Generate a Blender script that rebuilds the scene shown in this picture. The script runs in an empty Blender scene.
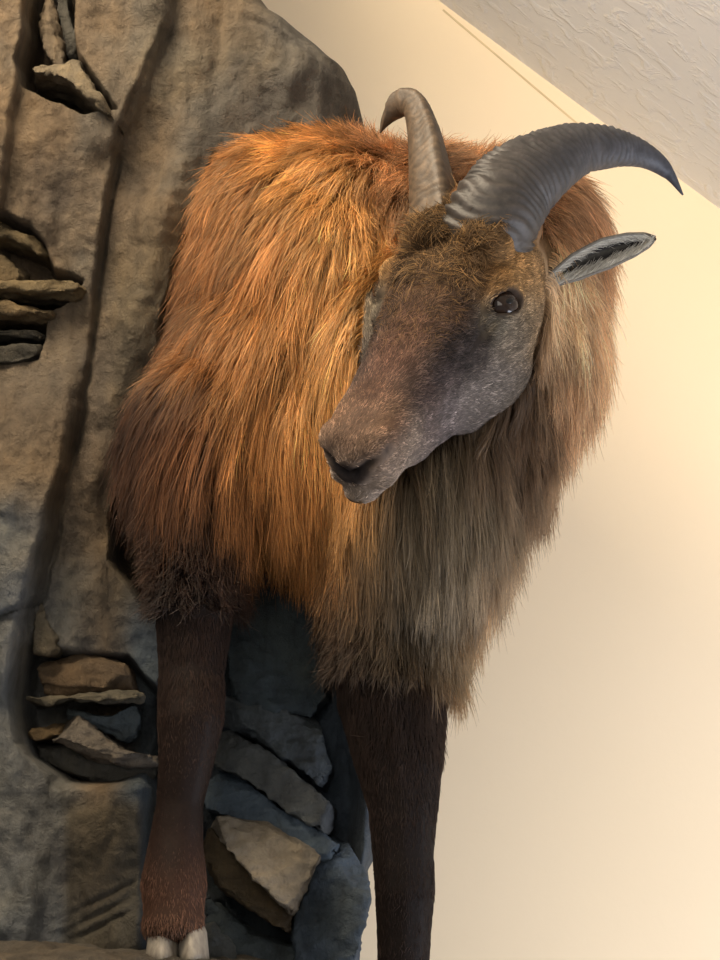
import bpy, bmesh, math, random
import numpy as np
from mathutils import Vector, Matrix
from mathutils.bvhtree import BVHTree
from mathutils.kdtree import KDTree

random.seed(7)
RNG = np.random.default_rng(11)
SC = bpy.context.scene
COL = SC.collection

# ------------------------------------------------------------------ camera
CAM_Y, CAM_Z, PITCH, FPX = -2.4, 1.60, math.radians(8), 2400.0
cp, sp_ = math.cos(PITCH), math.sin(PITCH)

def at(px, py, Y):
    """point of the place whose distance into the room is Y, on the sight line of a photo pixel"""
    x = (px - 360) / FPX; y = -(py - 480) / FPX
    d = Vector((x, cp - sp_ * y, sp_ + cp * y))
    return Vector((0, CAM_Y, CAM_Z)) + d * ((Y - CAM_Y) / d.y)

def to_px(P):
    """numpy world points -> (x, y) in photo coordinates, used to look up combing directions"""
    P = np.asarray(P); x = P[:, 0]; y = P[:, 1] - CAM_Y; z = P[:, 2] - CAM_Z
    f = y * cp + z * sp_; u = -y * sp_ + z * cp
    return 360 + FPX * x / f, 480 - FPX * u / f

cd = bpy.data.cameras.new('camera'); cam = bpy.data.objects.new('camera', cd); COL.objects.link(cam)
cam.location = (0, CAM_Y, CAM_Z); cam.rotation_euler = (math.pi / 2 + PITCH, 0, 0)
cd.sensor_fit = 'HORIZONTAL'; cd.sensor_width = 36; cd.lens = 36 * FPX / 720
cd.clip_start = 0.05; cd.clip_end = 50
SC.camera = cam
SC.view_settings.view_transform = 'Standard'; SC.view_settings.look = 'None'
SC.view_settings.gamma = 1; SC.view_settings.exposure = 0; SC.view_settings.use_curve_mapping = False

# ------------------------------------------------------------------ noise
def _hash(ix, iy, iz, seed):
    h = (ix * 374761393 + iy * 668265263 + iz * 2147483647 + seed * 974711) & 0x7fffffff
    h = ((h ^ (h >> 13)) * 1274126177) & 0x7fffffff
    return ((h ^ (h >> 16)) & 0xffff) / 65535.0

def vnoise(P, seed=0):
    P = np.asarray(P, float); i = np.floor(P).astype(np.int64); f = P - i; f = f * f * (3 - 2 * f)
    out = 0
    for dx in (0, 1):
        for dy in (0, 1):
            for dz in (0, 1):
                w = (f[:, 0] if dx else 1 - f[:, 0]) * (f[:, 1] if dy else 1 - f[:, 1]) * (f[:, 2] if dz else 1 - f[:, 2])
                out = out + w * _hash(i[:, 0] + dx, i[:, 1] + dy, i[:, 2] + dz, seed)
    return out * 2 - 1

def fbm(P, sc, octv=4, seed=0):
    P = np.asarray(P, float) * sc; a = 1; s = 0; t = 0
    for k in range(octv):
        s = s + a * vnoise(P, seed + k * 17); t += a; P = P * 2.03 + 3.1; a *= .5
    return s / t

def sstep(a, b, x):
    t = np.clip((x - a) / (b - a), 0, 1); return t * t * (3 - 2 * t)

def lin(c):
    c = np.asarray(c, float) / 255.0
    return np.where(c <= .04045, c / 12.92, ((c + .055) / 1.055) ** 2.4)

# ------------------------------------------------------------------ mesh helpers
def link(name, me, mat, parent=None):
    o = bpy.data.objects.new(name, me); COL.objects.link(o)
    if mat: me.materials.append(mat)
    if parent: o.parent = parent
    return o

def mesh_np(name, V, F, smooth=True):
    me = bpy.data.meshes.new(name)
    V = np.asarray(V, np.float32); F = np.asarray(F, np.int32); k = F.shape[1]
    me.vertices.add(len(V)); me.vertices.foreach_set('co', V.ravel())
    me.loops.add(F.size); me.loops.foreach_set('vertex_index', F.ravel())
    me.polygons.add(len(F)); me.polygons.foreach_set('loop_start', np.arange(0, F.size, k, dtype=np.int32))
    try: me.polygons.foreach_set('loop_total', np.full(len(F), k, np.int32))
    except Exception: pass
    me.update(calc_edges=True)
    me.polygons.foreach_set('use_smooth', np.full(len(F), smooth))
    return me

def vcol(me, rgb, name='Col'):
    a = me.color_attributes.new(name, 'FLOAT_COLOR', 'POINT')
    c = np.ones((len(me.vertices), 4), np.float32); c[:, :3] = rgb
    a.data.foreach_set('color', c.ravel())

def verts(me):
    a = np.empty(len(me.vertices) * 3, np.float32); me.vertices.foreach_get('co', a); return a.reshape(-1, 3).astype(float)

def norms(me):
    a = np.empty(len(me.vertices) * 3, np.float32); me.vertices.foreach_get('normal', a); return a.reshape(-1, 3).astype(float)

def setverts(me, V):
    me.vertices.foreach_set('co', np.asarray(V, np.float32).ravel()); me.update()

def remeshed(bm, voxel, smooth=0, fac=.5):
    """union the closed shells of a bmesh into one continuous skin"""
    me = bpy.data.meshes.new('tmp'); bm.to_mesh(me); bm.free()
    o = bpy.data.objects.new('tmp', me); COL.objects.link(o)
    m = o.modifiers.new('r', 'REMESH'); m.mode = 'VOXEL'; m.voxel_size = voxel
    if smooth:
        s = o.modifiers.new('s', 'SMOOTH'); s.iterations = smooth; s.factor = fac
    dg = bpy.context.evaluated_depsgraph_get(); ev = o.evaluated_get(dg)
    out = bpy.data.meshes.new_from_object(ev)
    bpy.data.objects.remove(o); bpy.data.meshes.remove(me)
    out.polygons.foreach_set('use_smooth', np.full(len(out.polygons), True))
    return out

def sph(bm, c, r, rot=None, seg=3):
    g = bmesh.ops.create_icosphere(bm, subdivisions=seg, radius=1)
    if not hasattr(r, '__len__'): r = (r, r, r)
    M = Matrix.Translation(c) @ (rot.to_4x4() if rot else Matrix()) @ Matrix.Diagonal((*r, 1))
    bmesh.ops.transform(bm, matrix=M, verts=g['verts'])

def chain(bm, pts, n=7):
    """tapering limb through (point, radius) joints"""
    for (a, ra), (b, rb) in zip(pts, pts[1:]):
        for k in range(n + 1):
            t = k / n
            ra_ = Vector(ra) if hasattr(ra, '__len__') else Vector((ra, ra, ra))
            rb_ = Vector(rb) if hasattr(rb, '__len__') else Vector((rb, rb, rb))
            sph(bm, a.lerp(b, t), tuple(ra_.lerp(rb_, t)), seg=2)

def catmull(P, n):
    P = np.asarray(P, float); P = np.vstack([2 * P[0] - P[1], P, 2 * P[-1] - P[-2]])
    m = len(P) - 3; out = []
    for t in np.linspace(0, m - 1e-6, n):
        i = int(t); f = t - i; a, b, c, d = P[i:i + 4]
        out.append(.5 * ((2 * b) + (c - a) * f + (2 * a - 5 * b + 4 * c - d) * f * f + (3 * b - a - 3 * c + d) * f ** 3))
    return np.array(out)

# ------------------------------------------------------------------ materials
def new_mat(name):
    m = bpy.data.materials.new(name); m.use_nodes = True
    nt = m.node_tree; b = nt.nodes['Principled BSDF']; return m, nt, b

def N(nt, kind, **kw):
    n = nt.nodes.new(kind)
    for k, v in kw.items():
        if hasattr(n, k): setattr(n, k, v)
        else: n.inputs[k.replace('_', ' ')].default_value = v
    return n

def ramp(nt, src, stops):
    r = nt.nodes.new('ShaderNodeValToRGB'); nt.links.new(src, r.inputs[0])
    while len(r.color_ramp.elements) < len(stops): r.color_ramp.elements.new(.5)
    for e, (p, c) in zip(r.color_ramp.elements, stops):
        e.position = p; e.color = (*c, 1) if len(c) == 3 else c
    return r

def mix(nt, a, b, fac, mode='MIX'):
    m = nt.nodes.new('ShaderNodeMix'); m.data_type = 'RGBA'; m.blend_type = mode
    for s, i in ((fac, 0), (a, 6), (b, 7)):
        if isinstance(s, bpy.types.NodeSocket): nt.links.new(s, m.inputs[i])
        elif i == 0: m.inputs[0].default_value = s
        else: m.inputs[i].default_value = (*s, 1)
    return m.outputs[2]

def noise(nt, scale, detail=5, rough=.55, vec=None, dist=0):
    n = nt.nodes.new('ShaderNodeTexNoise'); n.inputs['Scale'].default_value = scale
    n.inputs['Detail'].default_value = detail; n.inputs['Roughness'].default_value = rough
    n.inputs['Distortion'].default_value = dist
    if vec: nt.links.new(vec, n.inputs['Vector'])
    return n

def obj_vec(nt, scale=(1, 1, 1)):
    t = nt.nodes.new('ShaderNodeTexCoord'); m = nt.nodes.new('ShaderNodeMapping')
    m.inputs['Scale'].default_value = scale; nt.links.new(t.outputs['Object'], m.inputs['Vector'])
    return m.outputs[0]

def bump(nt, b, h, strength, dist):
    n = nt.nodes.new('ShaderNodeBump'); n.inputs['Strength'].default_value = strength
    n.inputs['Distance'].default_value = dist
    nt.links.new(h, n.inputs['Height'])
    prev = b.inputs['Normal']
    if prev.is_linked: nt.links.new(prev.links[0].from_socket, n.inputs['Normal'])
    nt.links.new(n.outputs[0], prev)

def wall_mat():
    m, nt, b = new_mat('cream_painted_wall'); v = obj_vec(nt)
    n = noise(nt, 2.2, 3, .5, v)
    c = ramp(nt, n.outputs[0], [(.3, (.81, .66, .45)), (.7, (.83, .68, .475))])
    nt.links.new(c.outputs[0], b.inputs['Base Color']); b.inputs['Roughness'].default_value = .75
    n2 = noise(nt, 90, 3, .5, v); bump(nt, b, n2.outputs[0], .10, .002)
    return m

def ceiling_mat():
    m, nt, b = new_mat('textured_ceiling'); v = obj_vec(nt)
    b.inputs['Base Color'].default_value = (.80, .78, .74, 1); b.inputs['Roughness'].default_value = .8
    n = noise(nt, 26, 4, .6, v, .6); r = ramp(nt, n.outputs[0], [(.5, (0, 0, 0)), (.62, (1, 1, 1))])
    bump(nt, b, r.outputs[0], .32, .005)
    n2 = noise(nt, 120, 2, .5, v); bump(nt, b, n2.outputs[0], .15, .002)
    return m

def plain_mat(name, c, rough=.6, bs=0, bscale=100):
    m, nt, b = new_mat(name); v = obj_vec(nt)
    n = noise(nt, 40, 3, .5, v)
    r = ramp(nt, n.outputs[0], [(.3, tuple(x * .88 for x in c)), (.7, tuple(min(1, x * 1.08) for x in c))])
    nt.links.new(r.outputs[0], b.inputs['Base Color']); b.inputs['Roughness'].default_value = rough
    if bs: bump(nt, b, noise(nt, bscale, 3, .5, v).outputs[0], bs, .002)
    return m

def rock_mat():
    m, nt, b = new_mat('painted_faux_rock')
    at_ = nt.nodes.new('ShaderNodeAttribute'); at_.attribute_name = 'Col'
    v = obj_vec(nt); vs = obj_vec(nt, (1, 1, .35))
    n1 = noise(nt, 9, 6, .6, v, .5); n2 = noise(nt, 45, 5, .65, vs); n3 = noise(nt, 240, 3, .6, v)
    n4 = noise(nt, 3.5, 3, .5, v)
    r1 = ramp(nt, n1.outputs[0], [(.30, (.62, .62, .66)), (.5, (1, 1, 1)), (.72, (1.28, 1.18, 1.0))])
    c = mix(nt, at_.outputs['Color'], r1.outputs[0], 1.0, 'MULTIPLY')
    r2 = ramp(nt, n2.outputs[0], [(.34, (.55, .53, .50)), (.5, (1, 1, 1)), (.68, (1.32, 1.28, 1.2))])
    c = mix(nt, c, r2.outputs[0], .75, 'MULTIPLY')
    r4 = ramp(nt, n4.outputs[0], [(.4, (1.0, .93, .84)), (.6, (.92, .97, 1.06))])
    c = mix(nt, c, r4.outputs[0], .8, 'MULTIPLY')
    nt.links.new(c, b.inputs['Base Color']); b.inputs['Roughness'].default_value = .78
    b.inputs['Specular IOR Level'].default_value = .3
    n5 = noise(nt, 70, 8, .75, v, 1.2); bump(nt, b, n5.outputs[0], .9, .006)
    bump(nt, b, n2.outputs[0], .8, .007); bump(nt, b, n3.outputs[0], .6, .002); bump(nt, b, n1.outputs[0], .6, .014)
    return m

def skin_mat():
    m, nt, b = new_mat('tahr_hide')
    a = nt.nodes.new('ShaderNodeAttribute'); a.attribute_name = 'Col'
    n = noise(nt, 300, 3, .6, obj_vec(nt)); r = ramp(nt, n.outputs[0], [(.3, (.75, .75, .75)), (.7, (1.15, 1.15, 1.15))])
    c = mix(nt, a.outputs['Color'], r.outputs[0], 1, 'MULTIPLY')
    nt.links.new(c, b.inputs['Base Color']); b.inputs['Roughness'].default_value = .62
    b.inputs['Specular IOR Level'].default_value = .1
    bump(nt, b, n.outputs[0], .3, .001)
    return m

def hair_mat(name, rough=.38, dif=.6):
    m, nt, b = new_mat(name)
    nt.nodes.remove(b)
    a = nt.nodes.new('ShaderNodeAttribute'); a.attribute_name = 'Col'
    hb = nt.nodes.new('ShaderNodeBsdfHairPrincipled')
    hb.model = 'CHIANG'; hb.parametrization = 'COLOR'
    nt.links.new(a.outputs['Color'], hb.inputs['Color'])
    hb.inputs['Roughness'].default_value = rough; hb.inputs['Radial Roughness'].default_value = .55
    hb.inputs['Coat'].default_value = 0
    d = nt.nodes.new('ShaderNodeBsdfDiffuse'); nt.links.new(a.outputs['Color'], d.inputs['Color'])
    mx = nt.nodes.new('ShaderNodeMixShader'); mx.inputs[0].default_value = dif
    nt.links.new(hb.outputs[0], mx.inputs[1]); nt.links.new(d.outputs[0], mx.inputs[2])
    nt.links.new(mx.outputs[0], nt.nodes['Material Output'].inputs['Surface'])
    return m

def horn_mat():
    m, nt, b = new_mat('horn_keratin')
    a = nt.nodes.new('ShaderNodeAttribute'); a.attribute_name = 'Col'
    n = noise(nt, 120, 5, .6, obj_vec(nt)); r = ramp(nt, n.outputs[0], [(.3, (.6, .6, .6)), (.7, (1.35, 1.3, 1.25))])
    c = mix(nt, a.outputs['Color'], r.outputs[0], 1, 'MULTIPLY')
    nt.links.new(c, b.inputs['Base Color']); b.inputs['Roughness'].default_value = .55
    bump(nt, b, n.outputs[0], .45, .0015)
    return m

M_WALL, M_CEIL, M_ROCK, M_SKIN, M_HORN = wall_mat(), ceiling_mat(), rock_mat(), skin_mat(), horn_mat()
M_HAIR = hair_mat('long_coat_hair'); M_FUR = hair_mat('short_coat_hair', .5, .82)

# ------------------------------------------------------------------ room
WALL_Y = .62
def plane(name, corners, mat, thick=None):
    bm = bmesh.new(); vs = [bm.verts.new(c) for c in corners]; bm.faces.new(vs)
    if thick is not None:
        r = bmesh.ops.extrude_face_region(bm, geom=bm.faces[:])
        bmesh.ops.translate(bm, vec=thick, verts=[v for v in r['geom'] if isinstance(v, bmesh.types.BMVert)])
    bmesh.ops.recalc_face_normals(bm, faces=bm.faces)
    me = bpy.data.meshes.new(name); bm.to_mesh(me); bm.free()
    o = link(name, me, mat); o['kind'] = 'structure'; return o

A = at(438, 0, WALL_Y); B = at(720, 209, WALL_Y)
slope = (B.z - A.z) / (B.x - A.x)
def ceil_z(x): return A.z + slope * (x - A.x)
XL, XR = -1.6, 1.45
plane('wall_back', [(XL, WALL_Y, 0), (XR, WALL_Y, 0), (XR, WALL_Y, ceil_z(XR)), (XL, WALL_Y, ceil_z(XL))], M_WALL, (0, .1, 0))
plane('ceiling', [(XL, WALL_Y, ceil_z(XL)), (XR, WALL_Y, ceil_z(XR)), (XR, -3.2, ceil_z(XR)), (XL, -3.2, ceil_z(XL))], M_CEIL, (0, 0, .08))
plane('floor', [(XL, WALL_Y, 0), (XL, -3.2, 0), (XR, -3.2, 0), (XR, WALL_Y, 0)], plain_mat('floor_carpet', (.33, .27, .21), .9), (0, 0, -.08))
# thin painted seam running just under the ceiling line
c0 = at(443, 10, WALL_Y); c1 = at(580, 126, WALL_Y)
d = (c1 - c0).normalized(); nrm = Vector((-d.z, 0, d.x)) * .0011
plane('trim_1', [c0 - nrm, c1 - nrm, c1 + nrm, c0 + nrm], plain_mat('seam_line', (.60, .47, .28), .8), (0, -.0012, 0))

# ------------------------------------------------------------------ rock
ROCK_Y = .10
def ipol(y, tab):
    t = np.array(tab, float); return np.interp(y, t[:, 0], t[:, 1])

xr_tab = [(-400, 160), (-150, 225), (-40, 245), (0, 272), (22, 300), (45, 326), (60, 346), (80, 357), (105, 364), (130, 370), (200, 378), (320, 380), (600, 390),
          (760, 392), (850, 380), (872, 368), (905, 372), (930, 362), (960, 352), (1040, 352), (1300, 400), (2200, 420)]
rows = np.concatenate([np.linspace(-300, -40, 25), np.arange(-36, 1000, 2.2), np.linspace(1002, 1120, 40), np.linspace(1130, 2700, 60)])
tt = np.concatenate([np.linspace(0, .34, 24, endpoint=False), np.linspace(.34, 1, 250)])
PY, TT = np.meshgrid(rows, tt, indexing='ij')
XRr = ipol(PY, xr_tab)
X0 = np.full_like(XRr, -230.0)
PX = X0 + (XRr - X0) * TT
o0 = at(360, 480, ROCK_Y)
# photo coordinates -> the rock's own x/z on its front plane
fx = (PX - 360) / FPX; fy = -(PY - 480) / FPX
tq = (ROCK_Y - CAM_Y) / (cp - sp_ * fy)
WX = fx * tq; WZ = CAM_Z + (sp_ + cp * fy) * tq
P3 = np.stack([WX.ravel(), np.zeros(WX.size), WZ.ravel()], 1)

def sdist(PX, PY, pts):
    """signed distance in x from a line given as x(y)"""
    t = np.array(pts, float); return PX - np.interp(PY, t[:, 1], t[:, 0])

def poly_inside(PX, PY, poly):
    """signed distance to polygon, positive inside"""
    p = np.array(poly, float); ins = np.zeros(PX.shape, bool); dd = np.full(PX.shape, 1e9)
    for i in range(len(p)):
        a, b = p[i - 1], p[i]
        ab = b - a; t = np.clip(((PX - a[0]) * ab[0] + (PY - a[1]) * ab[1]) / (ab @ ab), 0, 1)
        dd = np.minimum(dd, np.hypot(PX - a[0] - t * ab[0], PY - a[1] - t * ab[1]))
        if a[1] != b[1]:
            c = ((a[1] > PY) != (b[1] > PY)) & (PX < (b[0] - a[0]) * (PY - a[1]) / (b[1] - a[1]) + a[0])
            ins ^= c
    return np.where(ins, dd, -dd)

w1 = fbm(P3, 14, 4, 3).reshape(PX.shape) * 6
w2 = fbm(P3, 45, 3, 8).reshape(PX.shape) * 2.5
wx = PX + w1 + w2; wy = PY + w1 - w2
D = np.zeros(PX.shape)                                   # millimetres towards the viewer
# crease between the two big vertical slabs
C1 = [(172, -400), (169, 0), (163, 30), (140, 90), (118, 140), (106, 210), (95, 290), (86, 370), (78, 430), (62, 500), (50, 560), (36, 620), (26, 680)]
s1 = sdist(PX + w2, PY, C1) + 200 * sstep(600, 690, PY)
D += 26 * (1 - .5 * sstep(230, 420, PY)) * (1 - sstep(600, 690, PY)) * (1 - sstep(0, 13 - 8 * sstep(110, 180, PY), s1)) * (1 - .35 * sstep(200, 380, PY))
D -= 12 * np.exp(-((s1 - 3) / 3.0) ** 2) * sstep(20, 120, PY)
# left pillar and lower left slab
s2 = sdist(PX + w2, PY, [(44, -400), (36, 0), (28, 60), (18, 120), (8, 200), (-12, 300)])
D += 24 * (1 - sstep(-2, 5, s2))
s3 = sdist(PX + w2, PY, [(30, 300), (84, 330), (80, 400), (74, 470), (56, 540), (42, 590), (30, 650), (22, 700), (30, 745), (60, 775), (68, 800), (66, 860), (62, 900), (60, 950), (40, 1100)])
D += 50 * np.maximum((1 - sstep(-11, 4, s3)) * sstep(330, 520, PY) * (1 - sstep(790, 830, PY)), sstep(768, 792, PY + w1 * .5) * (1 - sstep(140, 165, PX)) * .96)
D += 16 * np.sin(np.clip((PX + 40) / 120, 0, 1) * np.pi) * sstep(380, 600, PY)
# upper right shoulder of the rock, rounded bulge
D += 26 * np.exp(-(((PX - 275) / 90) ** 2 + ((PY - 60) / 90) ** 2))
D += 10 * np.exp(-(((PX - 190) / 26) ** 2)) * (1 - sstep(150, 420, PY))
sc_ = sdist(PX + w2, PY, [(222, -400), (225, 0), (219, 60), (213, 130)])
D -= 5 * np.exp(-(sc_ / 7) ** 2) * (1 - sstep(90, 140, PY))
D -= 6 * np.exp(-((PY - (10 + (PX - 225) * .55)) / 5) ** 2) * sstep(235, 260, PX) * (1 - sstep(310, 335, PX))
D += 8 * np.exp(-(((PX - 292) / 12) ** 2 + ((PY - 86) / 14) ** 2))
# pockets
for poly, dep, soft in (
    ([(33, -60), (72, -60), (78, 40), (82, 62), (120, 118), (84, 119), (54, 108), (24, 92), (22, 72), (30, 30)], 95, 6),
    ([(-80, 210), (0, 216), (36, 232), (48, 250), (54, 272), (88, 284), (84, 300), (46, 312), (46, 340), (40, 362), (-80, 366)], 70, 6),
    ([(28, 650), (36, 630), (60, 650), (128, 655), (158, 690), (160, 770), (120, 782), (70, 780), (36, 756), (22, 716)], 56, 8),
    ([(205, 600), (330, 590), (360, 700), (360, 840), (366, 950), (350, 985), (215, 985), (205, 900), (150, 780), (150, 700)], 58, 14)):
    D -= dep * sstep(-soft * .3, soft, poly_inside(wx, wy, poly))
# body sits in a hollow of the cliff
D += 22 * np.exp(-((sdist(PX, PY, [(215, 118), (186, 225), (168, 300), (150, 370), (130, 440), (108, 500), (100, 560)]) + 24) / 22) ** 2) * sstep(110, 180, PY) * (1 - sstep(470, 560, PY))
D -= 110 * sstep(0, 12, poly_inside(wx, wy, [(212, 150), (262, 175), (350, 170), (390, 300), (380, 590), (150, 620), (104, 560), (110, 505), (130, 440), (150, 372), (166, 306), (184, 232)]))
# shelf under the hooves
D += 120 * sstep(985, 992, PY + w2) + 40 * sstep(1130, 1300, PY)
# wrinkles bottom left
for k, yy in enumerate((885, 899, 912)):
    D -= 5 * np.exp(-((PY - (yy + (130 - PX) * .5)) / 3) ** 2) * sstep(70, 95, PX) * (1 - sstep(125, 145, PX))
# weathering
D += np.maximum(0, fbm(P3 * np.array([1, 1, .6]), 18, 3, 64).reshape(PX.shape) - .12) * 26
D += fbm(P3, 6, 5, 21).reshape(PX.shape) * 22 + fbm(P3 * np.array([1, 1, .5]), 34, 4, 5).reshape(PX.shape) * 6
D += np.abs(fbm(P3, 60, 3, 9).reshape(PX.shape)) * -3.5
# rounded right edge
e = (XRr - PX)
edge = np.clip(1 - e / (46 - 26 * sstep(600, 800, PY)), 0, 1)
D -= 85 * (1 - np.sqrt(np.clip(1 - edge ** 2, 0, 1)))
WY = ROCK_Y - D / 1000
CS = .62
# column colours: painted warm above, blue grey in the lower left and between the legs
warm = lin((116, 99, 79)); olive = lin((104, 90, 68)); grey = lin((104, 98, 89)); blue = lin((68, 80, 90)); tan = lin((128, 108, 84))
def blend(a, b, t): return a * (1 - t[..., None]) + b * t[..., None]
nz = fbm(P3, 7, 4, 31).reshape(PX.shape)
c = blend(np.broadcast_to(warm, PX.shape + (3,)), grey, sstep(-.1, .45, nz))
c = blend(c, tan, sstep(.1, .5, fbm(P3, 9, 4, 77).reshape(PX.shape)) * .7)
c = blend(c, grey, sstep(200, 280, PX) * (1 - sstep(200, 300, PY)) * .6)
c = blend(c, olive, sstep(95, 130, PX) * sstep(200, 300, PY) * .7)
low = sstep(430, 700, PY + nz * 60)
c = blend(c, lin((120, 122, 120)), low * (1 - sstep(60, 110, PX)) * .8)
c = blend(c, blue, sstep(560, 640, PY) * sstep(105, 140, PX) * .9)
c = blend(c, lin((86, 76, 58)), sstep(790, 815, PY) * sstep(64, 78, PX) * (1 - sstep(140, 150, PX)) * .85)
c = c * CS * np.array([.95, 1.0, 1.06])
nr, nc = PX.shape
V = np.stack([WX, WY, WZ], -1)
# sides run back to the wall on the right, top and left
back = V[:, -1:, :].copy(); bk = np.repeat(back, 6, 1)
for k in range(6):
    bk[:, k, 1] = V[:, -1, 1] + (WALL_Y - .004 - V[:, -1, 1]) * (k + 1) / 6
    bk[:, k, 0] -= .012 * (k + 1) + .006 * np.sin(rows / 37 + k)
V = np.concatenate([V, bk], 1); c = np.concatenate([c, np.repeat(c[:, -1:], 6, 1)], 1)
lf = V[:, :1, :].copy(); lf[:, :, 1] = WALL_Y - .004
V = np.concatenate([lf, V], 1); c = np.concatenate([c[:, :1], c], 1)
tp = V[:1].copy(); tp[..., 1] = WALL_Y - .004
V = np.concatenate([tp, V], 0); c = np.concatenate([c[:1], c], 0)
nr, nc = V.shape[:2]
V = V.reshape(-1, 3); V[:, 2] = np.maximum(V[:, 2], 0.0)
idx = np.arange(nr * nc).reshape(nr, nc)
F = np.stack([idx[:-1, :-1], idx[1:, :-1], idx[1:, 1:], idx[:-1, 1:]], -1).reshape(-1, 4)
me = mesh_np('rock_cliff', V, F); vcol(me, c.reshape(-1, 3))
rock = link('rock_cliff', me, M_ROCK)
rock['label'] = 'weathered brown and grey artificial rock cliff behind the tahr, against the cream wall'
rock['category'] = 'rock'

def rock_piece(name, poly, yf, thick, col, tilt=(0, 0), seed=0, amp=.004, voxel=.0032, bev=.0, cscale=1.0):
    """broken slab: outline at distance yf, running back by thick; tilt pushes its top/right back"""
    p = np.array(poly, float); cx, cy = p.mean(0); p = (p - [cx, cy]) * ([1.06, 1.32] if name == 'rock_slab' else [1.05, 1.12]) + [cx, cy]
    bm = bmesh.new(); fr = []; bk = []
    for (x, y) in p:
        yy = yf + (cy - y) * tilt[0] / 1000 + (x - cx) * tilt[1] / 1000
        a = at(x, y, yy); fr.append(bm.verts.new(a)); bk.append(bm.verts.new(a + Vector((0, thick, 0))))
    bm.faces.new(fr); bm.faces.new(bk[::-1])
    for i in range(len(fr)):
        bm.faces.new((fr[i - 1], bk[i - 1], bk[i], fr[i]))
    bmesh.ops.recalc_face_normals(bm, faces=bm.faces)
    bmesh.ops.triangulate(bm, faces=bm.faces)
    me = remeshed(bm, voxel, 1)
    v = verts(me)
    rg = np.random.default_rng(seed + 1); c0_ = v.mean(0); ext = v.max(0) - v.min(0)
    for q in range(6 if 'block' in name else 13):                                   # chiselled facets
        d_ = rg.normal(0, 1, 3) / (ext + .02); d_ /= np.linalg.norm(d_); d_[1] = -abs(d_[1]) * 1.1; d_ /= np.linalg.norm(d_)
        h_ = (v - c0_) @ d_; cut = h_.max() * rg.uniform(.84, .97)
        v = v + d_[None] * np.minimum(0, cut - h_)[:, None]
    setverts(me, v); n = norms(me)
    dsp = -np.abs(fbm(v * np.array([1, 1, 1.6]), 40, 4, seed + 3)) * amp * 1.6 + fbm(v, 22, 4, seed) * amp * 1.5 + fbm(v * np.array([1, 1, 2.2]), 75, 3, seed + 5) * amp * .8
    setverts(me, v + n * dsp[:, None])
    k = fbm(v, 20, 3, seed + 9)
    cc = lin(col)[None] * .44 * (1 + .35 * k[:, None])
    vcol(me, np.clip(cc, 0, 1)); return link(name, me, M_ROCK, rock)

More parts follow.
